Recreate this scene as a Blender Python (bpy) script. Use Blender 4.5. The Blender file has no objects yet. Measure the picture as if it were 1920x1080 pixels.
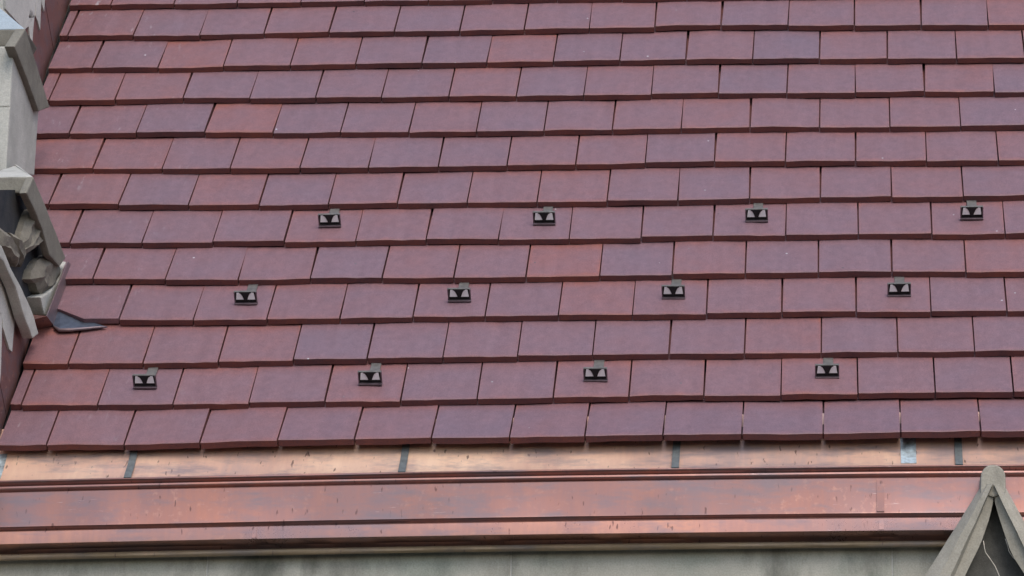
import bpy, bmesh, math, random
from mathutils import Vector, Matrix, noise

# ------------------------------------------------------------------ camera, sky, sun, exposure
scene = bpy.context.scene
CAM = Vector((0.97095, -8.62616, -2.09367))
M = Matrix(((0.9953215, 0.0949955, 0.0176364), (-0.0095286, 0.2781556, -0.9604888), (-0.0961478, 0.955827, 0.2777594)))      # world -> camera (right, down, forward)
F = 6500.0
cd = bpy.data.cameras.new('camera'); cam = bpy.data.objects.new('camera', cd)
scene.collection.objects.link(cam)
rt, dn, fw = M[0], M[1], M[2]
cam.matrix_world = Matrix(((rt[0], -dn[0], -fw[0], CAM[0]),
                           (rt[1], -dn[1], -fw[1], CAM[1]),
                           (rt[2], -dn[2], -fw[2], CAM[2]), (0, 0, 0, 1)))
cd.sensor_width = 36.0; cd.lens = 36.0 * F / 1920.0
cd.clip_start = 0.1; cd.clip_end = 2000
scene.camera = cam

SUN_EL, SUN_AZ = math.radians(48), math.radians(158)      # azimuth from +Y clockwise: behind the camera
w = bpy.data.worlds.new('World'); scene.world = w; w.use_nodes = True
nt = w.node_tree; bg = nt.nodes['Background']
sk = nt.nodes.new('ShaderNodeTexSky'); sk.sky_type = 'NISHITA'; sk.sun_disc = False
sk.sun_elevation = SUN_EL; sk.sun_rotation = SUN_AZ
sk.dust_density = 2.2; sk.air_density = 1.0; sk.ozone_density = 1.0
nt.links.new(sk.outputs[0], bg.inputs[0]); bg.inputs[1].default_value = 0.14
sl = bpy.data.lights.new('sun', 'SUN'); sl.energy = 0.6; sl.angle = math.radians(30); sl.color = (1, .96, .9)
so = bpy.data.objects.new('sun', sl); scene.collection.objects.link(so)
sd = Vector((math.sin(SUN_AZ) * math.cos(SUN_EL), math.cos(SUN_AZ) * math.cos(SUN_EL), math.sin(SUN_EL)))
so.rotation_euler = sd.to_track_quat('Z', 'Y').to_euler(); so.location = sd * 30
vs = scene.view_settings; vs.view_transform = 'Standard'; vs.look = 'None'; vs.gamma = 1.0
vs.exposure = 0.7; vs.use_curve_mapping = False

# ------------------------------------------------------------------ helpers
C = scene.collection
rnd = random.Random(7)
PITCH = math.radians(52)
SV = Vector((0, math.cos(PITCH), math.sin(PITCH)))        # up the slope
NV = Vector((0, -math.sin(PITCH), math.cos(PITCH)))       # out of the roof
XV = Vector((1, 0, 0))
RM = Matrix((XV, SV, NV)).transposed()                    # roof axes -> world

def rp(x, s, n=0.0): return XV * x + SV * s + NV * n

def pt(px, py, Y):
    """point of the vertical plane y = Y seen at photo position px, py"""
    r = M.transposed() @ Vector(((px - 960) / F, (py - 540) / F, 1))
    return CAM + r * ((Y - CAM.y) / r.y)

def zat(py, Y): return pt(960, py, Y).z

def props(o, label=None, cat=None, group=None, kind=None):
    if label: o['label'] = label
    if cat: o['category'] = cat
    if group: o['group'] = group
    if kind: o['kind'] = kind
    return o

def empty(name, loc, label, cat, group=None):
    o = bpy.data.objects.new(name, None); C.objects.link(o); o.location = loc
    o.empty_display_size = .05
    return props(o, label, cat, group)

def link(name, me, parent=None, mat=None):
    o = bpy.data.objects.new(name, me); C.objects.link(o)
    if mat and not me.materials: me.materials.append(mat)
    if parent:
        o.parent = parent
        o.matrix_parent_inverse = Matrix.Translation(-parent.location)
    return o

def mesh(name, V, Fc, mat=None, smooth=False):
    me = bpy.data.meshes.new(name); me.from_pydata([tuple(v) for v in V], [], Fc)
    bm = bmesh.new(); bm.from_mesh(me); bmesh.ops.recalc_face_normals(bm, faces=bm.faces); bm.to_mesh(me); bm.free()
    if mat: me.materials.append(mat)
    if smooth:
        for f in me.polygons: f.use_smooth = True
    return me

def bevel(me, w=.003, seg=2, ang=30):
    bm = bmesh.new(); bm.from_mesh(me)
    ed = [e for e in bm.edges if len(e.link_faces) == 2 and e.calc_face_angle(0) > math.radians(ang)]
    bmesh.ops.bevel(bm, geom=ed, offset=w, segments=seg, profile=.6, affect='EDGES', clamp_overlap=True)
    bm.to_mesh(me); bm.free(); return me

def prism(name, poly, Yf, Yb, mat, parent=None, bev=.004, rough=0.0, skew=(0, 0)):
    """polygon of photo positions on the plane y = Yf, carried straight back to y = Yb"""
    A = [pt(a, b, Yf) for a, b in poly]
    B = [Vector((p.x + skew[0], Yb, p.z + skew[1])) for p in A]
    n = len(A)
    Fc = [tuple(range(n)), tuple(range(2 * n - 1, n - 1, -1))] + [(i, i + n, (i + 1) % n + n, (i + 1) % n) for i in range(n)]
    me = mesh(name, A + B, Fc, mat)
    if bev: bevel(me, bev)
    if rough: roughen(me, rough)
    return link(name, me, parent)

def roughen(me, amp, cuts=3, sc=14):
    bm = bmesh.new(); bm.from_mesh(me)
    bmesh.ops.triangulate(bm, faces=bm.faces)
    for _ in range(cuts):
        ed = [e for e in bm.edges if e.calc_length() > .02]
        if ed: bmesh.ops.subdivide_edges(bm, edges=ed, cuts=1)
        bmesh.ops.triangulate(bm, faces=bm.faces)
    for v in bm.verts:
        v.co += Vector(noise.noise_vector(v.co * sc)) * amp + Vector(noise.noise_vector(v.co * sc * 3.3)) * amp * .5
    bm.to_mesh(me); bm.free(); return me

# ------------------------------------------------------------------ materials
def new_mat(name):
    m = bpy.data.materials.new(name); m.use_nodes = True
    n = m.node_tree.nodes; return m, n, m.node_tree.links, n['Principled BSDF']

def nz(n, l, vec, scale, detail=4, rough=.6, dim=None):
    t = n.new('ShaderNodeTexNoise'); t.inputs['Scale'].default_value = scale
    t.inputs['Detail'].default_value = detail; t.inputs['Roughness'].default_value = rough
    if vec is not None: l.new(vec, t.inputs['Vector'])
    return t.outputs['Fac']

def ramp(n, l, fac, stops):
    r = n.new('ShaderNodeValToRGB'); e = r.color_ramp.elements
    while len(e) < len(stops): e.new(.5)
    for k, (p, c) in zip(e, stops):
        k.position = p; k.color = (c, c, c, 1) if isinstance(c, (int, float)) else (*c, 1)
    l.new(fac, r.inputs[0]); return r.outputs[0]

def mixc(n, l, fac, a, b, mode='MIX'):
    m = n.new('ShaderNodeMix'); m.data_type = 'RGBA'; m.blend_type = mode
    for s, v in ((0, fac), (6, a), (7, b)):
        if hasattr(v, 'links'): l.new(v, m.inputs[s])
        else: m.inputs[s].default_value = v if s == 0 else (*v, 1)
    return m.outputs[2]

def mth(n, l, op, a, b=0.0, c=None):
    m = n.new('ShaderNodeMath'); m.operation = op
    for i, v in enumerate((a, b, c)):
        if v is None: continue
        if hasattr(v, 'links'): l.new(v, m.inputs[i])
        else: m.inputs[i].default_value = v
    return m.outputs[0]

def bump(n, l, b, h, strength, dist):
    k = n.new('ShaderNodeBump'); k.inputs['Strength'].default_value = strength
    k.inputs['Distance'].default_value = dist
    l.new(h, k.inputs['Height']); l.new(k.outputs[0], b.inputs['Normal'])

def wpos(n): return n.new('ShaderNodeNewGeometry').outputs['Position']

def tile_mat():
    m, n, l, b = new_mat('clay_tile_face')
    oi = n.new('ShaderNodeObjectInfo'); uv = n.new('ShaderNodeUVMap')
    sx = n.new('ShaderNodeSeparateXYZ'); l.new(uv.outputs[0], sx.inputs[0])
    sc = n.new('ShaderNodeSeparateColor'); l.new(oi.outputs['Color'], sc.inputs[0])
    P = wpos(n)
    big = nz(n, l, P, 9, 3); mid = nz(n, l, P, 45, 4); fine = nz(n, l, P, 330, 3, .6)
    tone = mth(n, l, 'ADD', sc.outputs[0], mth(n, l, 'MULTIPLY', mth(n, l, 'SUBTRACT', big, .5), .55))
    # burnt red margins of flashed clay; upper one also paints the lip's red bounce
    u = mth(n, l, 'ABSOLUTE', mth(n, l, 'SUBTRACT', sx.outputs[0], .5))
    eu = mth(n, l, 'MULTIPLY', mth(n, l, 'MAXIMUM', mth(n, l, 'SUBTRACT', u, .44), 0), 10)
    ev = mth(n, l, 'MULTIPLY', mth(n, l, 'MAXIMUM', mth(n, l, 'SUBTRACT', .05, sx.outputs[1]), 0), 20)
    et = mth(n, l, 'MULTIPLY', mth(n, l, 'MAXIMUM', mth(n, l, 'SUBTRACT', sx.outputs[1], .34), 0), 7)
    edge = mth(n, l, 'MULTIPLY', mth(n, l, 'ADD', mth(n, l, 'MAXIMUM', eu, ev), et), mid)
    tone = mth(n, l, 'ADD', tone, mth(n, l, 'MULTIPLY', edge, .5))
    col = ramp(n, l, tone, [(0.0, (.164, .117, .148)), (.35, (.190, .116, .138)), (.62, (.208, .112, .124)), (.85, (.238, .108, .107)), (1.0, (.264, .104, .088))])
    sp = ramp(n, l, fine, [(.30, .76), (.5, 1.0), (.72, 1.22)])
    col = mixc(n, l, 1.0, col, sp, 'MULTIPLY')
    ms = n.new('ShaderNodeMapping'); ms.inputs['Scale'].default_value = (1, .12, .12); l.new(P, ms.inputs[0])
    col = mixc(n, l, 1.0, col, ramp(n, l, nz(n, l, ms.outputs[0], 34, 4, .65), [(.3, .94), (.7, 1.05)]), 'MULTIPLY')
    md = ramp(n, l, mid, [(.3, .90), (.7, 1.08)])
    col = mixc(n, l, 1.0, col, md, 'MULTIPLY')
    # lime and bird spots, thicker beside the parapet on the left
    sp2 = n.new('ShaderNodeSeparateXYZ'); l.new(P, sp2.inputs[0])
    near = ramp(n, l, mth(n, l, 'MULTIPLY', mth(n, l, 'ADD', sp2.outputs[0], 1.5), .9), [(0.0, 1.0), (.35, .30), (.8, .05)])
    mp = n.new('ShaderNodeMapping'); mp.inputs['Scale'].default_value = (1, .28, .28); l.new(P, mp.inputs[0])
    st = nz(n, l, mp.outputs[0], 62, 3, .55)
    clus = nz(n, l, P, 5, 2)
    thr = mth(n, l, 'MULTIPLY', ramp(n, l, st, [(.62, 0.0), (.74, 1.0)]), ramp(n, l, clus, [(.44, 0.0), (.62, 1.0)]))
    thr = mth(n, l, 'MULTIPLY', thr, mth(n, l, 'MULTIPLY', near, .75))
    col = mixc(n, l, thr, col, (.50, .49, .52))
    # scattered tiny pale and dark flecks
    vo = n.new('ShaderNodeTexVoronoi'); vo.inputs['Scale'].default_value = 26; l.new(P, vo.inputs['Vector'])
    sv = n.new('ShaderNodeSeparateColor'); l.new(vo.outputs['Color'], sv.inputs[0])
    fl = mth(n, l, 'MULTIPLY', mth(n, l, 'LESS_THAN', vo.outputs['Distance'], .075), mth(n, l, 'GREATER_THAN', sv.outputs[0], .93))
    col = mixc(n, l, fl, col, mixc(n, l, sv.outputs[1], (.03, .025, .03), (.6, .58, .6)))
    l.new(col, b.inputs['Base Color'])
    b.inputs['Roughness'].default_value = .5
    b.inputs['Specular IOR Level'].default_value = .45
    bump(n, l, b, mth(n, l, 'ADD', mth(n, l, 'MULTIPLY', fine, .3), mid), .25, .0012)
    return m

def clay_edge_mat():
    m, n, l, b = new_mat('raw_clay_edge')
    P = wpos(n); oi = n.new('ShaderNodeObjectInfo')
    sc = n.new('ShaderNodeSeparateColor'); l.new(oi.outputs['Color'], sc.inputs[0])
    f = mth(n, l, 'ADD', nz(n, l, P, 260, 4, .7), mth(n, l, 'MULTIPLY', mth(n, l, 'SUBTRACT', sc.outputs[0], .45), .5))
    f = mth(n, l, 'ADD', f, mth(n, l, 'MULTIPLY', mth(n, l, 'SUBTRACT', nz(n, l, P, 14, 2), .5), .6))
    l.new(ramp(n, l, f, [(.2, (.074, .032, .038)), (.5, (.122, .039, .038)), (.85, (.205, .056, .036))]), b.inputs['Base Color'])
    b.inputs['Roughness'].default_value = .85
    bump(n, l, b, nz(n, l, P, 420, 3), .5, .0015)
    return m

def copper_mat(name, c0, c1, c2, metal=.75, rough=.42, seed=0.0):
    m, n, l, b = new_mat(name)
    P = wpos(n)
    mp = n.new('ShaderNodeMapping'); mp.inputs['Location'].default_value = (seed, seed * .7, 0)
    mp.inputs['Scale'].default_value = (1, 1, .5); l.new(P, mp.inputs[0])
    m2 = n.new('ShaderNodeMapping'); m2.inputs['Scale'].default_value = (1, .15, .15); l.new(P, m2.inputs[0])
    a = nz(n, l, mp.outputs[0], 7, 5, .6); s = nz(n, l, m2.outputs[0], 60, 4, .65); fine = nz(n, l, P, 140, 4, .7)
    m4 = n.new('ShaderNodeMapping'); m4.inputs['Location'].default_value = (seed + .6, seed, 0); l.new(P, m4.inputs[0])
    lg = nz(n, l, m4.outputs[0], 1.6, 2, .5)
    f = mth(n, l, 'ADD', mth(n, l, 'MULTIPLY', a, .40), mth(n, l, 'ADD', mth(n, l, 'MULTIPLY', s, .18), mth(n, l, 'MULTIPLY', lg, .45)))
    col = ramp(n, l, f, [(.36, c0), (.52, c1), (.68, c2)])
    # bright rubbed spots and dark drips
    rub = mth(n, l, 'MULTIPLY', ramp(n, l, nz(n, l, P, 55, 3, .6), [(.56, 0.0), (.72, 1.0)]), ramp(n, l, nz(n, l, mp.outputs[0], 6, 2), [(.42, 0.0), (.62, 1.0)]))
    col = mixc(n, l, mth(n, l, 'MULTIPLY', rub, .26), col, (.66, .36, .25))
    m3 = n.new('ShaderNodeMapping'); m3.inputs['Scale'].default_value = (1, .3, .3); l.new(P, m3.inputs[0])
    drip = mth(n, l, 'MULTIPLY', ramp(n, l, nz(n, l, m3.outputs[0], 95, 2, .5), [(.67, 0.0), (.73, 1.0)]), .75)
    col = mixc(n, l, drip, col, (.10, .05, .045))
    m5 = n.new('ShaderNodeMapping'); m5.inputs['Scale'].default_value = (.45, 1, 1.6); m5.inputs['Location'].default_value = (seed * 1.3, 2, seed); l.new(P, m5.inputs[0])
    cl = ramp(n, l, nz(n, l, m5.outputs[0], 15, 5, .62), [(.47, 0.0), (.66, 1.0)])
    col = mixc(n, l, mth(n, l, 'MULTIPLY', cl, .75), col, mixc(n, l, .5, c0, (.16, .16, .19)))
    m6 = n.new('ShaderNodeMapping'); m6.inputs['Scale'].default_value = (.25, 1, 2.4); m6.inputs['Rotation'].default_value = (0, .25, 0); l.new(P, m6.inputs[0])
    scr = mth(n, l, 'MULTIPLY', ramp(n, l, nz(n, l, m6.outputs[0], 85, 3, .6), [(.66, 0.0), (.72, 1.0)]), ramp(n, l, nz(n, l, P, 9, 2), [(.5, 0.0), (.62, .6)]))
    col = mixc(n, l, scr, col, (.50, .38, .36))
    l.new(col, b.inputs['Base Color'])
    b.inputs['Metallic'].default_value = metal
    l.new(ramp(n, l, mth(n, l, 'ADD', mth(n, l, 'MULTIPLY', a, .6), mth(n, l, 'MULTIPLY', fine, .4)), [(.3, rough - .1), (.7, rough + .14)]), b.inputs['Roughness'])
    bump(n, l, b, nz(n, l, mp.outputs[0], 4, 2, .4), .3, .012)
    return m

def plain_metal(name, col, rough=.5, metal=.7, var=.25, sc=60):
    m, n, l, b = new_mat(name); P = wpos(n)
    f = nz(n, l, P, sc, 4)
    l.new(mixc(n, l, 1.0, col, ramp(n, l, f, [(.3, 1 - var), (.7, 1 + var)]), 'MULTIPLY'), b.inputs['Base Color'])
    b.inputs['Metallic'].default_value = metal; b.inputs['Roughness'].default_value = rough
    bump(n, l, b, f, .2, .001)
    return m

def stone_mat(name, c0, c1, stain=(.10, .10, .085), amt=.5, moss=0.0):
    m, n, l, b = new_mat(name); P = wpos(n)
    big = nz(n, l, P, 4.5, 5, .6); grain = nz(n, l, P, 240, 3, .6); mid = nz(n, l, P, 24, 5, .65)
    col = ramp(n, l, mth(n, l, 'ADD', mth(n, l, 'MULTIPLY', big, .6), mth(n, l, 'MULTIPLY', mid, .4)), [(.35, c0), (.65, c1)])
    mp = n.new('ShaderNodeMapping'); mp.inputs['Scale'].default_value = (1, 1, .45); mp.inputs['Location'].default_value = (3.1, 1, 0); l.new(P, mp.inputs[0])
    sf = mth(n, l, 'MULTIPLY', ramp(n, l, nz(n, l, mp.outputs[0], 5.5, 6, .62), [(.50, 0.0), (.68, 1.0)]), amt)
    col = mixc(n, l, sf, col, stain)
    if moss:
        mf = mth(n, l, 'MULTIPLY', ramp(n, l, nz(n, l, P, 3.2, 4, .6), [(.52, 0.0), (.66, 1.0)]), moss)
        col = mixc(n, l, mf, col, (.16, .24, .19))
    col = mixc(n, l, 1.0, col, ramp(n, l, grain, [(.3, .86), (.7, 1.12)]), 'MULTIPLY')
    l.new(col, b.inputs['Base Color']); b.inputs['Roughness'].default_value = .92
    b.inputs['Specular IOR Level'].default_value = .2
    bump(n, l, b, mth(n, l, 'ADD', mth(n, l, 'MULTIPLY', grain, .35), mid), .5, .004)
    return m

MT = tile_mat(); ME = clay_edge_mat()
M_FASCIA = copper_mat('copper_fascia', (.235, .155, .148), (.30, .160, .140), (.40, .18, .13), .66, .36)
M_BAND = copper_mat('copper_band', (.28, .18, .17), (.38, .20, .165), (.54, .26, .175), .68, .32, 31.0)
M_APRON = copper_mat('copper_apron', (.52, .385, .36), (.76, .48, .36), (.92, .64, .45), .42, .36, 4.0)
M_FLASH = copper_mat('copper_flashing', (.16, .085, .085), (.20, .095, .085), (.25, .12, .10), .35, .55, 9.0)
M_ANGLE = copper_mat('copper_angle', (.17, .145, .165), (.20, .16, .18), (.27, .19, .19), .5, .42, 13.0)
M_STRAP = plain_metal('zinc_strap', (.15, .165, .165), .5, .4)
M_SOLD = plain_metal('solder', (.52, .62, .66), .4, .6, .5, 45)
M_GFRAME = plain_metal('bronze_frame', (.13, .095, .105), .45, .6)
M_GDARK = plain_metal('dark_fin', (.018, .016, .018), .6, .4)
M_GLIGHT = plain_metal('bare_metal', (.86, .83, .85), .5, .0, .05)
M_GSTRAP = plain_metal('grey_strap', (.155, .145, .135), .6, .4)
M_STONE = stone_mat('grey_stone', (.285, .265, .215), (.42, .39, .325), stain=(.14, .13, .105), amt=.65)
M_STONE_L = stone_mat('pale_stone', (.40, .395, .355), (.53, .515, .465), stain=(.24, .235, .205), amt=.5)
M_WALL = stone_mat('wall_stone', (.38, .365, .305), (.49, .47, .40), stain=(.10, .105, .085), amt=.75, moss=.3)
M_STONE_DK = stone_mat('darkened_stone', (.165, .153, .125), (.25, .235, .195), stain=(.09, .085, .075), amt=.6)  # darker variant of the grey stone for cap, coping and lintel
M_DARK = stone_mat('hollow_shade_stone', (.022, .026, .034), (.06, .06, .06), amt=.5)  # shade of the carved hollow is put into this stone colour
M_MORTAR = stone_mat('mortar', (.46, .45, .41), (.60, .58, .53), amt=.15)
M_WOOD = plain_metal('roof_board', (.07, .05, .045), .9, 0.0)

# ------------------------------------------------------------------ ground, far below
gm, n_, l_, b_ = new_mat('ground')
l_.new(ramp(n_, l_, nz(n_, l_, wpos(n_), .3, 4), [(.35, (.028, .032, .024)), (.65, (.055, .050, .042))]), b_.inputs['Base Color'])
b_.inputs['Roughness'].default_value = .95
g = link('ground', mesh('ground', [(-600, -600, -12), (600, -600, -12), (600, 600, -12), (-600, 600, -12)], [(0, 1, 2, 3)], gm))
props(g, kind='structure')

# ------------------------------------------------------------------ the tiled roof
E = 0.18341; T = 0.0182; GAP = 0.003; K = (T + GAP) / E; LEN = .40; JOINT = .0042
roof = empty('tiled_roof', (0, 0, 0), 'steep roof of reddish mauve clay tiles above the copper gutter', 'roof')

def tile_mesh(i):
    r = random.Random(100 + i)
    bm = bmesh.new(); uvl = bm.loops.layers.uv.new('UVMap')
    nx = 7
    xs = [k / (nx - 1) for k in range(nx)]
    topj = [r.uniform(-.0007, .0007) for _ in xs]; botj = [r.uniform(-.0012, .0008) for _ in xs]
    ys = [r.uniform(-.0008, .0008) for _ in xs]
    if r.random() < .3: q = r.randrange(1, 6); topj[q] -= .0016; ys[q] += .001
    bow = r.uniform(-.0012, .0016)
    W = .2
    def z(u): return bow * (1 - (2 * u - 1) ** 2)
    b0 = .0016
    rows = []          # profile rings: bottom lip edge, top lip edge (two for the arris), back top
    for yy, zz, jt in ((.0, -T, botj), (.0, -b0, topj), (b0 * 1.4, 0.0, topj), (LEN, 0.0, None)):
        rows.append([bm.verts.new((u * W, yy + (ys[k] if jt is not None else 0),
                                   zz + z(u) + (jt[k] if jt else 0))) for k, u in enumerate(xs)])
    bb = [bm.verts.new((u * W, LEN, -T)) for u in xs]
    def quad(a, b_, c, d, mi):
        f = bm.faces.new((a, b_, c, d)); f.material_index = mi
    for j in range(3):
        for k in range(nx - 1):
            quad(rows[j][k], rows[j][k + 1], rows[j + 1][k + 1], rows[j + 1][k], 1 if j == 0 else 0)
    bm.faces.new([rows[0][k] for k in range(nx)][::-1] + bb).material_index = 1
    bm.faces.new([rows[3][k] for k in range(nx)] + bb[::-1]).material_index = 1
    for k, sgn in ((0, 1), (nx - 1, -1)):
        loop = [rows[0][k], rows[1][k], rows[2][k], rows[3][k], bb[k]]
        bm.faces.new(loop if sgn > 0 else loop[::-1]).material_index = 1
    for f in bm.faces:
        for lp in f.loops: lp[uvl].uv = (lp.vert.co.x / W, lp.vert.co.y / LEN)
    bmesh.ops.recalc_face_normals(bm, faces=bm.faces)
    me = bpy.data.meshes.new('tile'); bm.to_mesh(me); bm.free()
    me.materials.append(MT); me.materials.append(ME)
    return me

TILES = [tile_mesh(i) for i in range(10)]
WX1, WX2 = -1.447, -1.242            # right-hand faces of the parapet, upper and lower stretch
# courses from the eave up: (course, joints along the eave direction, creep up the slope at each joint, clay tone of each tile)
def J(x0, xs): return [x0] + xs
COURSES = [
 (0, [-1.107, -0.902, -0.702, -0.498, -0.297, -0.097, 0.105, 0.299, 0.5, 0.701, 0.907, 1.104, 1.305], [-0.004, -0.003, 0.008, 0.015, 0.019, 0.023, 0.025, 0.029, 0.033, 0.033, 0.034, 0.038, 0.041], '45564524333343'),
 (1, [-1.206, -1.001, -0.8, -0.598, -0.396, -0.196, 0.005, 0.205, 0.403, 0.598, 0.798, 0.997, 1.196, 1.396], [-0.012, -0.015, -0.012, -0.011, -0.006, -0.005, 0.0, 0.005, 0.007, 0.011, 0.01, 0.012, 0.015, 0.016], '674646346657546'),
 (2, [-1.113, -0.909, -0.705, -0.503, -0.304, -0.101, 0.098, 0.298, 0.501, 0.7, 0.902, 1.103, 1.303], [-0.014, -0.016, -0.011, -0.007, -0.003, -0.001, 0.002, 0.006, 0.009, 0.008, 0.007, 0.007, 0.007], '86562343446354'),
 (3, [-1.007, -0.801, -0.598, -0.398, -0.199, -0.003, 0.196, 0.396, 0.595, 0.797, 0.995, 1.194, 1.395], [0.001, -0.007, -0.007, -0.007, -0.001, -0.0, 0.0, -0.0, 0.003, 0.006, 0.006, 0.003, 0.003], '65564547555645'),
 (4, [-1.113, -0.908, -0.703, -0.502, -0.302, -0.103, 0.096, 0.298, 0.497, 0.696, 0.894, 1.093, 1.292], [0.009, -0.002, -0.008, 0.001, -0.002, -0.005, -0.004, -0.002, 0.002, 0.004, 0.005, 0.004, -0.0], '45452658264357'),
 (5, [-1.209, -1.002, -0.8, -0.597, -0.395, -0.197, 0.006, 0.204, 0.404, 0.603, 0.804, 1.004, 1.205, 1.405], [0.003, -0.004, -0.005, -0.004, -0.005, -0.001, -0.009, -0.007, -0.002, 0.002, -0.002, -0.001, -0.002, -0.006], '534465444454564'),
 (6, [-1.305, -1.101, -0.897, -0.693, -0.493, -0.296, -0.097, 0.102, 0.3, 0.5, 0.701, 0.899, 1.098, 1.297], [0.013, 0.003, -0.004, -0.006, -0.007, -0.003, -0.005, -0.006, -0.005, -0.007, -0.0, 0.001, -0.003, -0.002], '562635466435463'),
 (7, [-1.208, -1.003, -0.802, -0.598, -0.398, -0.195, 0.003, 0.201, 0.4, 0.598, 0.8, 0.999, 1.199, 1.401], [0.011, 0.003, 0.001, -0.003, -0.008, -0.002, -0.001, 0.0, 0.001, 0.005, -0.0, -0.002, -0.007, -0.009], '764643356365556'),
 (8, [-1.312, -1.111, -0.905, -0.701, -0.501, -0.299, -0.1, 0.098, 0.297, 0.497, 0.696, 0.897, 1.099, 1.301], [0.019, 0.014, 0.012, 0.001, -0.001, -0.006, -0.006, -0.005, -0.004, -0.007, -0.003, -0.008, -0.011, -0.013], '452833534565553'),
 (9, [-1.406, -1.204, -0.998, -0.796, -0.597, -0.4, -0.197, 0.003, 0.203, 0.403, 0.6, 0.801, 1.001, 1.202, 1.404], [0.013, 0.01, 0.014, 0.008, 0.008, 0.003, 0.003, 0.001, -0.002, -0.002, 0.002, -0.004, -0.009, -0.006, -0.018], '6663343635424562'),
 (10, [-1.305, -1.102, -0.901, -0.697, -0.497, -0.296, -0.099, 0.101, 0.301, 0.499, 0.698, 0.896, 1.097, 1.301], [0.012, 0.003, 0.006, 0.006, 0.007, 0.01, 0.004, 0.004, 0.004, 0.007, 0.001, -0.002, -0.008, -0.014], '537563273351546'),
 (11, [-1.415, -1.208, -1.001, -0.801, -0.6, -0.398, -0.197, 0.001, 0.199, 0.399, 0.599, 0.801, 1.001, 1.201, 1.401], [0.017, 0.007, 0.004, 0.01, 0.01, 0.007, 0.006, 0.006, 0.006, 0.012, 0.015, 0.005, -0.001, -0.004, -0.014], '6534543555534547'),
]
for cr in (12, 13):
    x0 = -1.31 if cr == 12 else -1.41
    xs = [x0 + .2 * k for k in range(14)]
    COURSES.append((cr, xs, [.012 - .0012 * k for k in range(14)], '6' + ''.join(rnd.choice('34556') for _ in range(15))))
rnd = random.Random(11)

def put_tile(x0, x1, s0, s1, n0, n1, tone, k=K):
    me = rnd.choice(TILES)
    o = bpy.data.objects.new('tile', me); C.objects.link(o); o.parent = roof
    wd = x1 - x0
    a = .4 * (s1 - s0) / max(wd, .05); s0 += .3 * (s1 - s0); c = (n1 - n0) / max(wd, .05)
    X = (XV + SV * a + NV * c).normalized()
    Y = (SV - NV * k); Y = (Y - X * Y.dot(X)).normalized(); Z = X.cross(Y)
    L = rp(x0, s0, n0); sx = wd / .2
    o.matrix_world = Matrix(((X.x * sx, Y.x, Z.x, L.x), (X.y * sx, Y.y, Z.y, L.y), (X.z * sx, Y.z, Z.z, L.z), (0, 0, 0, 1)))
    t = min(1, max(0, .47 + ((tone + rnd.uniform(-.4, .4)) / 9 - .47) * .66))
    o.color = (t, rnd.random(), 0, 1)
    return o

for cr, js, ds, tones in COURSES:
    xw = WX2 if cr <= 3 else WX1
    xl = [xw + .004] + js + [js[-1] + .2, js[-1] + .4]
    dl = [ds[0]] + ds + [ds[-1], ds[-1]]
    lift = [0.0] * len(xl)
    k = K
    if cr == 0:
        lift = [max(0, d) * .72 for d in dl]; dl = [0] * len(xl)
    for i in range(1 if cr == 3 else 0, len(xl) - 1):
        tone = int(tones[min(i, len(tones) - 1)])
        ja = jb = rnd.uniform(-.0022, .0022)
        la, lb = rnd.uniform(0, .0022), rnd.uniform(0, .0022)
        kk = k + ((lift[i] + lift[i + 1]) / 2 / E if cr == 0 else 0)
        x0 = xl[i] + JOINT / 2 + rnd.uniform(-.0004, .0004); x1 = xl[i + 1] - JOINT / 2 + rnd.uniform(-.0006, .0006)
        if x1 - x0 < .02: continue
        put_tile(x0, x1, cr * E + dl[i] + ja, cr * E + dl[i + 1] + jb, lift[i] + la, lift[i + 1] + lb, tone, kk)
# second layer of short tiles under the eave course
for i in range(15):
    x0 = -1.238 + .2 * i
    li = max(0, min(.028, (x0 + .9) * .014))
    put_tile(x0 + .002, x0 + .198, .04, .04, li - T - .010, li - T - .010, 4, K + li / E)
# boards below the tiles
dV = [rp(-1.7, -.01, -.075), rp(3.2, -.01, -.075), rp(3.2, 4.2, -.075), rp(-1.7, 4.2, -.075)]
dV += [v - NV * .03 for v in dV]
link('roof_deck', mesh('roof_deck', dV, [(0, 1, 2, 3), (7, 6, 5, 4), (0, 4, 5, 1), (1, 5, 6, 2), (2, 6, 7, 3), (3, 7, 4, 0)], M_WOOD), roof)
# the rest of the roof beyond the picture, in one piece
V, Fc = [], []
def plain_tile(x0, s0, up=0.0):
    X0, X1 = x0 + .002, x0 + .198
    a = len(V)
    for s, n in ((0, 0), (0, -T), (LEN, -K * LEN - T), (LEN, -K * LEN)):
        V.append(rp(X0, s0 + s, n + up * (1 - s / E))); V.append(rp(X1, s0 + s, n + up * (1 - s / E)))
    for f in ((0, 1, 3, 2), (2, 3, 5, 4), (4, 5, 7, 6), (6, 7, 1, 0), (0, 2, 4, 6), (1, 7, 5, 3)): Fc.append(tuple(a + q for q in f))
for cr, js, ds, tones in COURSES:
    x = js[-1] + .4
    while x < 3.0: plain_tile(x, cr * E + ds[-1] * (cr > 0), .028 * (cr == 0)); x += .2
for cr in range(14, 24):
    x = WX1 + (.1 if cr % 2 else 0)
    while x < 3.0: plain_tile(x, cr * E); x += .2
o = link('tile_field', mesh('tile_field', V, Fc, MT), roof); o.color = (.5, .5, 0, 1); props(o, kind='stuff')

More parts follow.
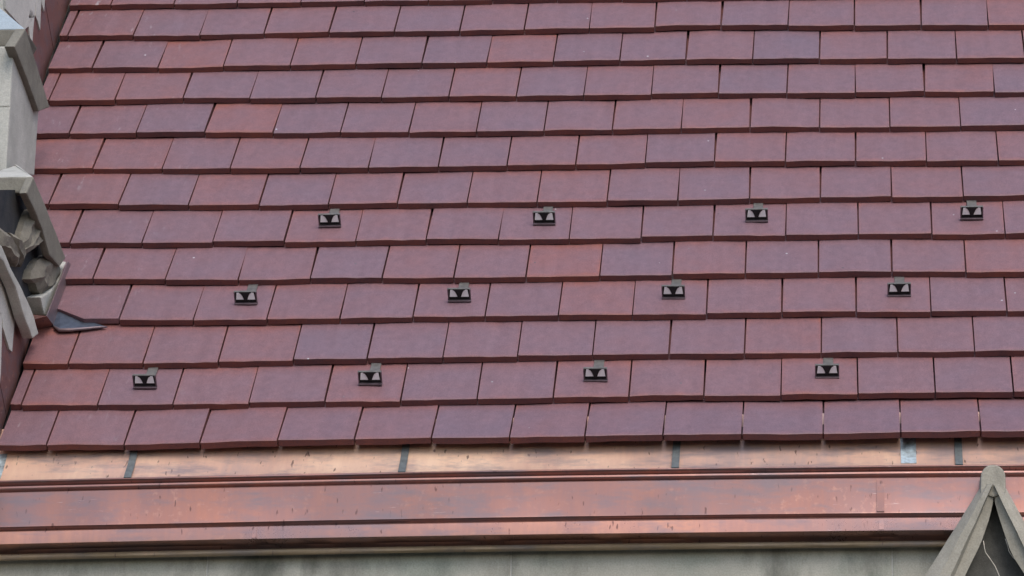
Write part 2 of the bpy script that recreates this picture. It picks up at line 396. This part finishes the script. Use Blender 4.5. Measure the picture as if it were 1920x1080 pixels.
# ------------------------------------------------------------------ snow guards
def face_mesh(name, poly, n_out, thick, mat, bev=0):
    """polygon in (x, n) of a plate square to the roof, thick along the slope"""
    A = [Vector((x, n_out, z)) for x, z in poly]; B = [Vector((x, n_out + thick, z)) for x, z in poly]
    n = len(A)
    Fc = [tuple(range(n)), tuple(range(2 * n - 1, n - 1, -1))] + [(i, i + n, (i + 1) % n + n, (i + 1) % n) for i in range(n)]
    me = mesh(name, A + B, Fc, mat)
    if bev: bevel(me, bev, 1)
    return me
def boxm(name, x0, x1, y0, y1, z0, z1, mat, bev=.0008):
    V = [(x, y, z) for x in (x0, x1) for y in (y0, y1) for z in (z0, z1)]
    me = mesh(name, V, [(0, 1, 3, 2), (4, 6, 7, 5), (0, 4, 5, 1), (2, 3, 7, 6), (0, 2, 6, 4), (1, 5, 7, 3)], mat)
    if bev: bevel(me, bev, 1)
    return me
GW, GH = .0315, .044
def arc_side(sg):
    # quarter panel: straight outer side, curved inner side
    pts = [(sg * .0262, .0165), (sg * .0235, .0400)]
    for k in range(7):
        t = k / 6
        pts.append((sg * (.0175 - .0125 * t ** .75), .0400 - .0235 * t ** 1.5))
    return pts if sg > 0 else pts[::-1]
fin = [(-.0165, .0412), (.0165, .0412)] + [(.0165 - .0125 * (k / 6) ** .75, .0400 - .0240 * (k / 6) ** 1.5) for k in range(7)] + [(.0, .010)]
fin += [(-x, z) for x, z in fin[-2:1:-1]]
GM = {'top_plate': boxm('top_plate', -GW, GW, -.002, .005, GH - .002, GH, M_GSTRAP),
      'side_plate': [boxm('side_plate', s * GW - .0035 if s > 0 else -GW, GW if s > 0 else -GW + .0035, -.003, .005, .001, GH - .002, M_GFRAME) for s in (-1, 1)],
      'foot_plate': boxm('foot_plate', -GW, GW, -.008, .005, 0, .006, M_GFRAME),
      'side_panel': [face_mesh('side_panel', arc_side(s), -.002, .002, M_GLIGHT) for s in (-1, 1)],
      'back_plate': boxm('back_plate', -GW + .002, GW - .002, .0005, .004, .004, GH - .001, M_GDARK, 0),
      'fin': face_mesh('fin', fin, -.0035, .003, M_GDARK),
      'strap': boxm('strap', -.010, .017, .005, .16, .0005, .004, M_GSTRAP)}
guards = [(5, [(619, 426), (1021, 422), (1419, 416.5), (1822, 412)], 'upper'), (3, [(462, 571.5), (862, 566), (1263, 560.5), (1686, 556)], 'middle'),
          (1, [(273, 729), (695, 722), (1117, 715), (1551, 708.5)], 'lowest')]
place = ['leftmost', 'second from left', 'third from left', 'rightmost']
def roof_hit(px, py):
    r = M.transposed() @ Vector(((px - 960) / F, (py - 540) / F, 1))
    k = (-.010 - CAM.dot(NV)) / r.dot(NV); return CAM + r * k
for cr, pts, rowname in guards:
    for q, (px, py) in enumerate(pts):
        p = roof_hit(px, py)
        s = p.dot(SV) - cr * E
        p = p + NV * (-K * s + .010 + .0015)
        root = empty('snow_guard', p, 'bronze snow guard with two pale panels, %s in the %s row' % (place[q], rowname), 'snow guard', 'snow guards on the roof tiles')
        tl = math.atan(K)
        root.matrix_world = Matrix.Translation(p) @ RM.to_4x4() @ Matrix.Rotation(-tl, 4, 'X') @ Matrix.Rotation(rnd.uniform(-.02, .02), 4, 'Z') @ Matrix.Diagonal((1, 1, .9, 1))
        for nm, me in GM.items():
            for mm in (me if isinstance(me, list) else [me]):
                c = bpy.data.objects.new(nm, mm); C.objects.link(c); c.parent = root

# ------------------------------------------------------------------ copper gutter
gut = empty('copper_gutter', (0, 0, -.13), 'long copper box gutter with moulded front below the tile eaves', 'gutter')
def bow(x):
    x = max(-1.8, min(1.7, x)); return -.0013 + .0125 * x - .0035 * x * x      # the gutter falls towards the left
GX0, GX1 = -1.75, 3.0
def sheet(name, prof, mat, x0=GX0, x1=GX1, step=.03, wav=.0012, seed=0, smooth=True, thick=.0015, follow=True, parent=None):
    nx = max(2, int((x1 - x0) / step)); V, Fc = [], []; m = len(prof)
    for i in range(nx + 1):
        x = x0 + (x1 - x0) * i / nx
        for j, (y, z) in enumerate(prof):
            d = noise.noise((x * 2.3 + seed, j * .35, seed)) * wav + noise.noise((x * 9 + seed, j * .8, 3)) * wav * .35
            V.append((x, y + d, z + (bow(x) if follow else 0) + d * .6))
    for i in range(nx):
        for j in range(m - 1):
            a = i * m + j; Fc.append((a, a + m, a + m + 1, a + 1))
    me = mesh(name, V, Fc, mat, smooth)
    if thick:
        bm = bmesh.new(); bm.from_mesh(me); bmesh.ops.solidify(bm, geom=bm.faces[:], thickness=thick); bm.to_mesh(me); bm.free()
    if smooth:
        for f in me.polygons: f.use_smooth = True
        me.set_sharp_from_angle(angle=math.radians(28))
    return link(name, me, parent or gut)
def Z(py, Y): return zat(py, Y)
def arc(yc, zc, r, a0, a1, n=7):
    return [(yc + r * math.cos(math.radians(a0 + (a1 - a0) * k / n)), zc + r * math.sin(math.radians(a0 + (a1 - a0) * k / n))) for k in range(n + 1)]
# sloping back of the trough, running up under the tiles
YO = .078
def PZ(y, py): return (y + YO, zat(py, y + YO))
ap = [PZ(-.109, 883.5), PZ(-.098, 879), PZ(-.076, 864), PZ(-.050, 843), PZ(-.038, 832), PZ(-.02, 790)]
ap[-1] = (ap[-2][0] + .05, ap[-2][1] + .08)
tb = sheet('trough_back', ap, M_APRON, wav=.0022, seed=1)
by, bz = PZ(-.114, 884.2); rb = .0035
bead = arc(by, bz, rb, 40, 260, 8)
sheet('front_bead', [(by + .012, bz - .012), (by + .006, bz)] + arc(by, bz, rb, 40, 200, 7) + [PZ(-.1155, 886.5), PZ(-.1045, 893.2), PZ(-.1145, 893.6), PZ(-.1160, 896.5), PZ(-.1150, 898.6), PZ(-.1075, 903.6), PZ(-.105, 906)], M_FASCIA, seed=2, wav=.0008)
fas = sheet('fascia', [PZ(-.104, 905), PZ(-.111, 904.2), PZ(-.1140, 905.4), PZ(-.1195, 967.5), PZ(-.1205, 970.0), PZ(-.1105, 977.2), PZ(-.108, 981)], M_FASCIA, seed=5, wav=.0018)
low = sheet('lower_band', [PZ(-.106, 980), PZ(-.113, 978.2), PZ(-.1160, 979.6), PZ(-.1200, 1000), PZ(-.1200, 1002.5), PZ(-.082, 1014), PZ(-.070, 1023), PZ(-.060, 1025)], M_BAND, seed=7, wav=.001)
M_BRASS = copper_mat('tarnished_bead', (.20, .145, .09), (.28, .205, .125), (.36, .26, .17), .3, .5, 21.0)
sheet('drip_bead', arc(PZ(-.078, 0)[0], PZ(-.085, 1027)[1], .0085, 80, 275, 8) + [PZ(-.045, 1033.5)], M_BRASS, seed=9, wav=.0012)
# laps where the copper sheets join
x0, x1 = pt(1643.5, 940, -.03).x, pt(1658, 940, -.03).x
sheet('lap_strip', [(y - .0035, z) for y, z in (PZ(-.1135, 906.5), PZ(-.1195, 967.5))], M_FASCIA, x0, x1, seed=5, wav=.0018, thick=.004, parent=fas)
for px in (474, 1648):
    x0 = pt(px, 990, -.03).x
    sheet('lap_strip', [(y - .0022, z) for y, z in (PZ(-.1155, 981.5), PZ(-.1195, 1001))], M_BAND, x0, x0 + .012, seed=7, wav=.001, thick=.0015, parent=low)
# hold-down straps from the bead to the roof edge
for px in (236, 750, 1263, 1796, 2320):
    xc = pt(px, 890, -.04).x + .004
    q = bow(xc)
    pr = [(by - .0035, bz + q + .002), (by + .001, bz + q + .0052), (ap[1][0] - .008, ap[1][1] + q + .004), (ap[2][0] - .007, ap[2][1] + q), (ap[3][0] - .006, ap[3][1] + q), (ap[4][0] + .004, ap[4][1] + .015)]
    sheet('strap', pr, M_STRAP, xc - .0095, xc + .0095, .02, 0, follow=False, thick=.002)
# solder patches on the trough back
for pa, pb in ((1689, 1718), (-8, 7)):
    xa, xb = pt(pa, 860, .0).x, pt(pb, 860, .0).x
    sheet('solder_patch', [(y - .003, z) for y, z in ap[1:5]], M_SOLD, xa, xb, .006, .0022, seed=1, parent=tb)

# ------------------------------------------------------------------ ashlar wall under the gutter
wall = empty('stone_wall', (0, .1, -3.0), 'grey green ashlar stone wall under the copper gutter', 'wall')
def block(x0, x1, z0, z1, Yf=.033, Yb=.30):
    V = [(x, y, z) for x in (x0, x1) for y in (Yf, Yb) for z in (z0, z1)]
    me = mesh('stone_block', V, [(0, 1, 3, 2), (4, 6, 7, 5), (0, 4, 5, 1), (2, 3, 7, 6), (0, 2, 6, 4), (1, 5, 7, 3)], M_WALL)
    bevel(me, .004, 2); return link('stone_block', me, wall)
ztop = Z(1033, .033)
xsj = [GX0] + [pt(q, 1060, .033).x for q in (388, 958, 1673)] + [2.0, 3.0]
for i in range(len(xsj) - 1):
    x0, x1 = xsj[i] + .0015, xsj[i + 1] - .0015
    V = []
    me_top = ztop + bow((x0 + x1) / 2) + .02
    block(x0, x1, ztop - .30, me_top)
for r in range(1, 3):
    x = GX0 - (.45 if r % 2 else 0)
    while x < 3.0:
        block(max(x, GX0) + .002, min(x + .9, 3.0) - .002, ztop - .30 - .32 * r + .003, ztop - .30 - .32 * (r - 1) - .003)
        x += .9
fillv = [(GX0, .036, -3.0), (3.0, .036, -3.0), (3.0, .036, ztop + .01), (GX0, .036, ztop + .01)]
fillv += [(x, .24, z) for x, y, z in fillv]
link('mortar_core', mesh('mortar_core', fillv, [(0, 1, 2, 3), (7, 6, 5, 4), (0, 4, 5, 1), (1, 5, 6, 2), (2, 6, 7, 3), (3, 7, 4, 0)], M_MORTAR), wall)

# ------------------------------------------------------------------ parapet beside the roof
def px_at(px, py, X):
    r = M.transposed() @ Vector(((px - 960) / F, (py - 540) / F, 1))
    return CAM + r * ((X - CAM.x) / r.x)
def on_roof(px, py, n):
    r = M.transposed() @ Vector(((px - 960) / F, (py - 540) / F, 1))
    return CAM + r * ((n - CAM.dot(NV)) / r.dot(NV))
def slab(name, P, d, mat, parent, bev=.003, rough=0.0):
    P = [Vector(p) for p in P]; n = len(P); d = Vector(d)
    Fc = [tuple(range(n)), tuple(range(2 * n - 1, n - 1, -1))] + [(i, i + n, (i + 1) % n + n, (i + 1) % n) for i in range(n)]
    me = mesh(name, P + [p + d for p in P], Fc, mat)
    if bev: bevel(me, bev)
    if rough: roughen(me, rough)
    return link(name, me, parent)
def side(name, poly, X, th, mat, parent, bev=.003, rough=0.0):
    return slab(name, [px_at(a, b, X) for a, b in poly], (-th, 0, 0), mat, parent, bev, rough)

par = empty('parapet_wall', (-1.6, .5, -.3), 'stone parapet wall with copper step flashing along the left roof edge', 'wall')
# masonry, thicker in its lower stretch
slab('upper_masonry', [Vector((-1.466, p.y, p.z)) for p in (Vector((0, .93, .98)), rp(0, 4.2, -.2), rp(0, 4.2, .75), Vector((0, .93, 2.9)))], (-.45, 0, 0), M_STONE_L, par, .006)
slab('lower_masonry', [Vector((-1.262, p.y, p.z)) for p in (Vector((0, -.17, -.42)), Vector((0, .20, -.42)), rp(0, .50, -.2), rp(0, .50, .12), rp(0, .24, .30), Vector((0, -.17, .374)))], (-.55, 0, 0), M_STONE_L, par, .006)
# step flashing, one sheet to each course
def step_sheets(X, c0, c1, h, tl):
    for c in range(c0, c1):
        s0 = c * E - .02
        P = [rp(X, s0, -.03), rp(X, s0 + E + .05, -.03), rp(X - .003, s0 + E + .05, h), rp(X - .003, s0, h + .004)]
        o = slab('flashing_sheet', P, (-.0022, 0, 0), M_FLASH, par, 0)
        o.location.x += .0012 * (c % 2) + rnd.uniform(0, .0008)
        # foot of the sheet turned out under the tiles
step_sheets(-1.458, 9, 16, .27, 0)
step_sheets(-1.2505, 0, 3, .20, 0)
slab('gap_shade_strip', [rp(-1.460, .5, -.045), rp(-1.418, .5, -.045), rp(-1.418, 2.9, -.045), rp(-1.460, 2.9, -.045)], -NV * .003, M_GDARK, par, 0)  # near-black strips stand for the shade in the gap beside the flashing
slab('gap_shade_strip', [rp(-1.256, -.02, -.045), rp(-1.215, -.02, -.045), rp(-1.215, .55, -.045), rp(-1.256, .55, -.045)], -NV * .003, M_GDARK, par, 0)
# ragged mortar smeared down over the flashing
for poly in ([(9, -14), (70, -14), (66, 20), (65, 29), (56, 48), (46, 56), (11, 17)], [(57, 14), (65, 29), (62, 62), (60.5, 90), (56, 66), (53, 40)],
             [(69, -10), (78, -10), (77, 20), (75.5, 57), (71, 40), (67, 30)], [(77.5, -10), (85, -10), (84, 8), (83, 22), (79, 8)]):
    side('mortar_smear', poly, -1.4535, .008, M_MORTAR, par, .001)
for poly in ([(-12, 455), (5, 468), (18, 500), (31, 541), (30.5, 572), (27, 610), (23, 660), (18, 655), (12, 634), (6, 615), (4, 588), (-12, 596)],
             [(-14, 590), (4, 586), (3.4, 640), (2, 700), (-1, 726), (-14, 740)]):
    side('mortar_smear', poly, -1.2445, .008, M_MORTAR, par, .001)

# ------------------------------------------------------------------ carved kneeler and shaft on the parapet
pin = empty('stone_pinnacle', (-1.5, .3, .3), 'weathered grey stone pinnacle with carved leaf hollow at left roof edge', 'pinnacle')
XS = -1.362
side('shaft', [(26, 86), (40, 110), (73, 204), (64.5, 329), (12, 319)], XS, .30, M_STONE_L, pin, .004)
fy = px_at(19, 200, XS).y
slab('shaft_front', [pt(-90, 86, fy - .002), pt(25.5, 87, fy - .002), pt(18, 200, fy - .002), pt(-90, 200, fy - .002)], (0, .10, 0), M_STONE_L, pin, .004)
slab('shaft_front', [pt(-90, 200.8, fy - .002), pt(18, 200.8, fy - .002), pt(11.5, 320, fy - .002), pt(-90, 320, fy - .002)], (0, .10, 0), M_STONE_L, pin, .004)
XC = -1.345
cf = px_at(48, 54, XC)
side('cap_side', [(48, 53.5), (70, 124), (93.5, 201), (73, 209), (52, 150), (27, 87)], XC, .03, M_STONE_DK, pin, .004)
slab('cap_front', [pt(-90, 57, cf.y), pt(47, 54, cf.y), pt(28, 86.5, cf.y), pt(-90, 89, cf.y)], (0, .16, 0), M_STONE_DK, pin, .005)
a, b = pt(-60, 56, cf.y + .002), pt(47, 54, cf.y + .002)
M_SLATE = stone_mat('lead_grey_weathering', (.30, .36, .40), (.42, .48, .52), amt=.2)
slab('cap_weathering', [a, b, pt(1, 16, cf.y + .10), pt(-60, -30, cf.y + .10)], (0, .03, -.03), M_SLATE, pin, .003)
# lower stage
XK = -1.196
kf = px_at(63, 331, XK)
side('kneeler_coping', [(63, 330.5), (96, 412), (124, 484), (112, 500), (93, 478), (80, 430), (66, 396), (50, 362)], XK, .022, M_STONE_DK, pin, .005, .0012)
slab('kneeler_lintel', [pt(-40, 333, kf.y), pt(62, 330.5, kf.y), pt(50, 361, kf.y), pt(-40, 364, kf.y)], (0, .03, 0), M_STONE_DK, pin, .006, .0012)
a, b = pt(-40, 332.5, kf.y + .003), pt(61, 330.2, kf.y + .003)
slab('kneeler_weathering', [a, b, Vector((XS + .01, kf.y + .40, b.z + .165)), Vector((a.x, kf.y + .40, a.z + .165))], (0, 0, -.03), M_STONE_L, pin, .003)
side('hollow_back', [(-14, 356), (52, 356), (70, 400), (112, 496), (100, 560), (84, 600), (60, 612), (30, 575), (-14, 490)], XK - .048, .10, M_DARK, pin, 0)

def leaf(poly, X, th):
    P = [px_at(a, b, X) for a, b in poly]; n = len(P); c = sum(P, Vector()) / n
    mid = [p.lerp(c, .42) + Vector((.016 + .005 * math.sin(3.1 * i), 0, 0)) for i, p in enumerate(P)]
    V = P + mid + [p + Vector((-th, 0, 0)) for p in P] + [c + Vector((.010, 0, 0))]
    Fc = []
    for i in range(n):
        j = (i + 1) % n
        Fc += [(i, j, n + j, n + i), (n + i, n + j, 3 * n), (i, 2 * n + i, 2 * n + j, j)]
    Fc.append(tuple(range(2 * n, 3 * n)))
    me = mesh('carved_leaf', V, Fc, M_CARVE); roughen(me, .0042, 3, 28)
    for f in me.polygons: f.use_smooth = True
    me.set_sharp_from_angle(angle=math.radians(24))
    return link('carved_leaf', me, pin)
M_CARVE = stone_mat('carved_stone', (.145, .13, .105), (.26, .235, .19), stain=(.05, .05, .045), amt=.9)
leaf([(58, 394), (66, 393), (75, 404), (77, 416), (68, 427), (57, 446), (47, 470), (38, 476), (34, 462), (40, 440), (46, 418), (52, 402)], XK - .030, .03)
leaf([(76, 411), (84, 419), (87, 436), (82, 450), (66, 463), (50, 475), (44, 471), (52, 452), (62, 432), (69, 419)], XK - .022, .03)
leaf([(60, 505), (72, 488), (88, 478), (100, 481), (110, 495), (113, 511), (106, 530), (94, 544), (78, 554), (70, 545), (66, 532), (56, 524)], XK - .026, .03)
leaf([(-8, 425), (6, 430), (14, 440), (24, 462), (36, 490), (30, 500), (18, 484), (4, 470), (-8, 462)], XK - .024, .03)
leaf([(18, 436), (28, 440), (38, 458), (43, 484), (38, 500), (32, 486), (24, 460)], XK - .034, .02)
side('kneeler_sill', [(-8, 452), (4, 461), (20, 500), (37, 533), (54, 568), (64, 592), (73, 626), (62, 635), (46, 594), (30, 540), (7, 490), (-8, 476)], XK - .012, .03, M_STONE_L, pin, .005, .0012)
side('kneeler_foot', [(76, 557), (94, 547), (108, 530), (117, 507), (123, 490), (131, 493), (124, 512), (110, 545), (97, 575), (90, 597), (83, 590)], XK - .010, .05, M_STONE_L, pin, .004, .0012)

# ------------------------------------------------------------------ copper angle at the foot of the pinnacle
ang = empty('corner_flashing', on_roof(101, 612, 0), 'bent copper corner flashing resting on the tiles below the stone pinnacle', 'flashing')
XA = XK + .006
side('upstand', [(128, 490), (136, 500), (138, 512), (119, 560), (101.5, 611), (88, 593), (100, 562), (116, 520)], XA, .003, M_ANGLE, ang, .0008)
A = [px_at(101.5, 611, XA), px_at(88, 593, XA)]
B = [pt(52, 589, A[1].y), pt(60, 600, A[1].y), pt(72, 622, A[0].y)]
slab('end_fold', [A[0] + Vector((.0, -.002, 0)), A[1] + Vector((0, -.002, 0)), B[0], B[1], B[2]], (0, .004, 0), M_FLASH, ang, 0)
fl = [on_roof(*q) for q in ((99, 612, -.014), (112, 570, -.017), (170, 588, -.017), (180, 606, -.014), (201, 613, -.012), (160, 618, -.010), (112, 620, -.008))]
slab('flange', fl, -NV * .002, plain_metal('grey_copper', (.10, .12, .16), .45, .5), ang, 0)
cut = [on_roof(*q) for q in ((156, 597.5, 0), (112, 577, 0))]
xj = -1.007 - JOINT / 2
ct = [(cut[0].x, cut[0].dot(SV)), (xj, 3 * E + .003), (xj, 3 * E + LEN), (-1.232, 3 * E + LEN), (-1.232, cut[1].dot(SV) + .02), (cut[1].x, cut[1].dot(SV))]
cut_tile = slab('tile', [rp(x, s, -K * (s - 3 * E) + .001) for x, s in ct], -NV * T, MT, roof, .0012)
cut_tile.color = (.55, .5, 0, 1)
uvl = cut_tile.data.uv_layers.new(name='UVMap')
for d in uvl.data: d.uv = (.5, .2)
# curled front edge of the flange
def tube(name, pts, r, mat, parent, seg=8):
    V, Fc = [], []
    for i, p in enumerate(pts):
        d = (pts[min(i + 1, len(pts) - 1)] - pts[max(i - 1, 0)]).normalized()
        u = d.cross(Vector((.3, .2, .9))).normalized(); v = d.cross(u)
        rr = r[i] if isinstance(r, (list, tuple)) else r
        for k in range(seg):
            a = 2 * math.pi * k / seg; V.append(p + (u * math.cos(a) + v * math.sin(a)) * rr)
    for i in range(len(pts) - 1):
        for k in range(seg):
            a = i * seg + k; b2 = i * seg + (k + 1) % seg; Fc.append((a, b2, b2 + seg, a + seg))
    Fc += [tuple(range(seg)), tuple(range(len(V) - seg, len(V)))]
    return link(name, mesh(name, V, Fc, mat, True), parent)
tube('curled_edge', [on_roof(*q) for q in ((101, 612, -.008), (112, 619, -.006), (132, 618.5, -.006), (160, 616, -.008), (184, 613.5, -.010), (201, 612.5, -.012))], [.003, .0052, .005, .0045, .003, .001], M_ANGLE, ang)

# ------------------------------------------------------------------ gablet in front of the gutter
YG = -.13
M_TYMP = stone_mat('weathered_infill', (.085, .082, .072), (.15, .145, .13), stain=(.03, .03, .03), amt=.8)
gab = empty('stone_gablet', Vector((pt(1862, 1000, YG).x, YG, pt(1862, 1080, YG).z)), 'pale stone gablet with round topped apex in front of the gutter', 'gablet')
ax = [(1838.5, 925), (1838.5, 896)] + [(1862 + 23.5 * math.cos(math.radians(a)), 894 - 23.5 * math.sin(math.radians(a))) for a in range(165, 0, -15)] + [(1885.5, 896), (1885.5, 925), (1862, 932)]
slab('apex_roll', [pt(a, b, YG + .012) for a, b in ax], (0, .12, 0), M_STONE, gab, .005, .0012)
def rake(O, Rl, In):
    V, Fc = [], []
    def path(L, n=14):
        ys = [L[0][1] + (L[-1][1] - L[0][1]) * k / n for k in range(n + 1)]; out = []
        for y in ys:
            for (x0, y0), (x1, y1) in zip(L, L[1:]):
                if y0 - 1e-6 <= y <= y1 + 1e-6:
                    out.append((x0 + (x1 - x0) * (y - y0) / (y1 - y0), y)); break
        return out
    rows = [(path(O), YG + .14), (path(O), YG + .035), (path([((o[0] * .45 + r[0] * .55), o[1]) for o, r in zip(O, Rl)]), YG + .004), (path(Rl), YG), (path([((r[0] * .6 + i[0] * .4), r[1]) for r, i in zip(Rl, In[:1] + In[-1:])]), YG + .016), (path(In), YG + .022), (path(In), YG + .12)]
    m = len(rows)
    for k in range(15):
        for L, Y in rows: V.append(pt(L[k][0], L[k][1], Y) + Vector(noise.noise_vector(Vector((L[k][0] * .02, L[k][1] * .02, Y * 20)))) * .0015)
    for k in range(14):
        for j in range(m - 1): Fc.append((k * m + j, k * m + j + 1, (k + 1) * m + j + 1, (k + 1) * m + j))
    Fc += [tuple(range(m)), tuple(range(14 * m, 15 * m))]
    for k in range(14): Fc.append((k * m, k * m + m - 1, (k + 1) * m + m - 1, (k + 1) * m))
    me = mesh('coping', V, Fc, M_STONE, True); me.set_sharp_from_angle(angle=math.radians(32))
    return link('coping', me, gab)
rake([(1842, 908), (1690, 1150)], [(1861, 908), (1750, 1150)], [(1863, 908), (1862, 945), (1853, 978), (1838, 1020), (1776, 1150)])
rake([(1882, 908), (2014, 1150)], [(1863.5, 908), (1980, 1150)], [(1863.8, 908), (1866, 945), (1878, 985), (1897, 1040), (1968, 1150)])
slab('tympanum', [pt(a, b, YG + .075) for a, b in ((1863, 930), (1975, 1160), (1770, 1160))], (0, .05, 0), M_TYMP, gab, 0)
M_WIRE = plain_metal('pale_wire', (.55, .50, .42), .7, 0.0)
tube('wire', [pt(a, b, YG + .03) for a, b in ((1844, 1014), (1846, 1028), (1848, 1036), (1858, 1050), (1866, 1062), (1874, 1081), (1880, 1095))], .0011, M_WIRE, gab, 6)
tube('wire', [pt(a, b, YG + .03) for a, b in ((1885, 1010), (1889, 1022), (1892, 1034), (1900, 1046), (1912, 1056))], .0009, M_WIRE, gab, 6)
# buttress that carries the gablet
xb0, xb1 = pt(1775, 1150, YG + .05).x, pt(1968, 1150, YG + .05).x
zt = pt(1862, 1150, YG).z
slab('buttress_shaft', [(xb0 - .05, YG + .03, -3.0), (xb1 + .05, YG + .03, -3.0), (xb1 + .05, YG + .03, zt), (xb0 - .05, YG + .03, zt)], (0, .13, 0), M_STONE, gab, .006)
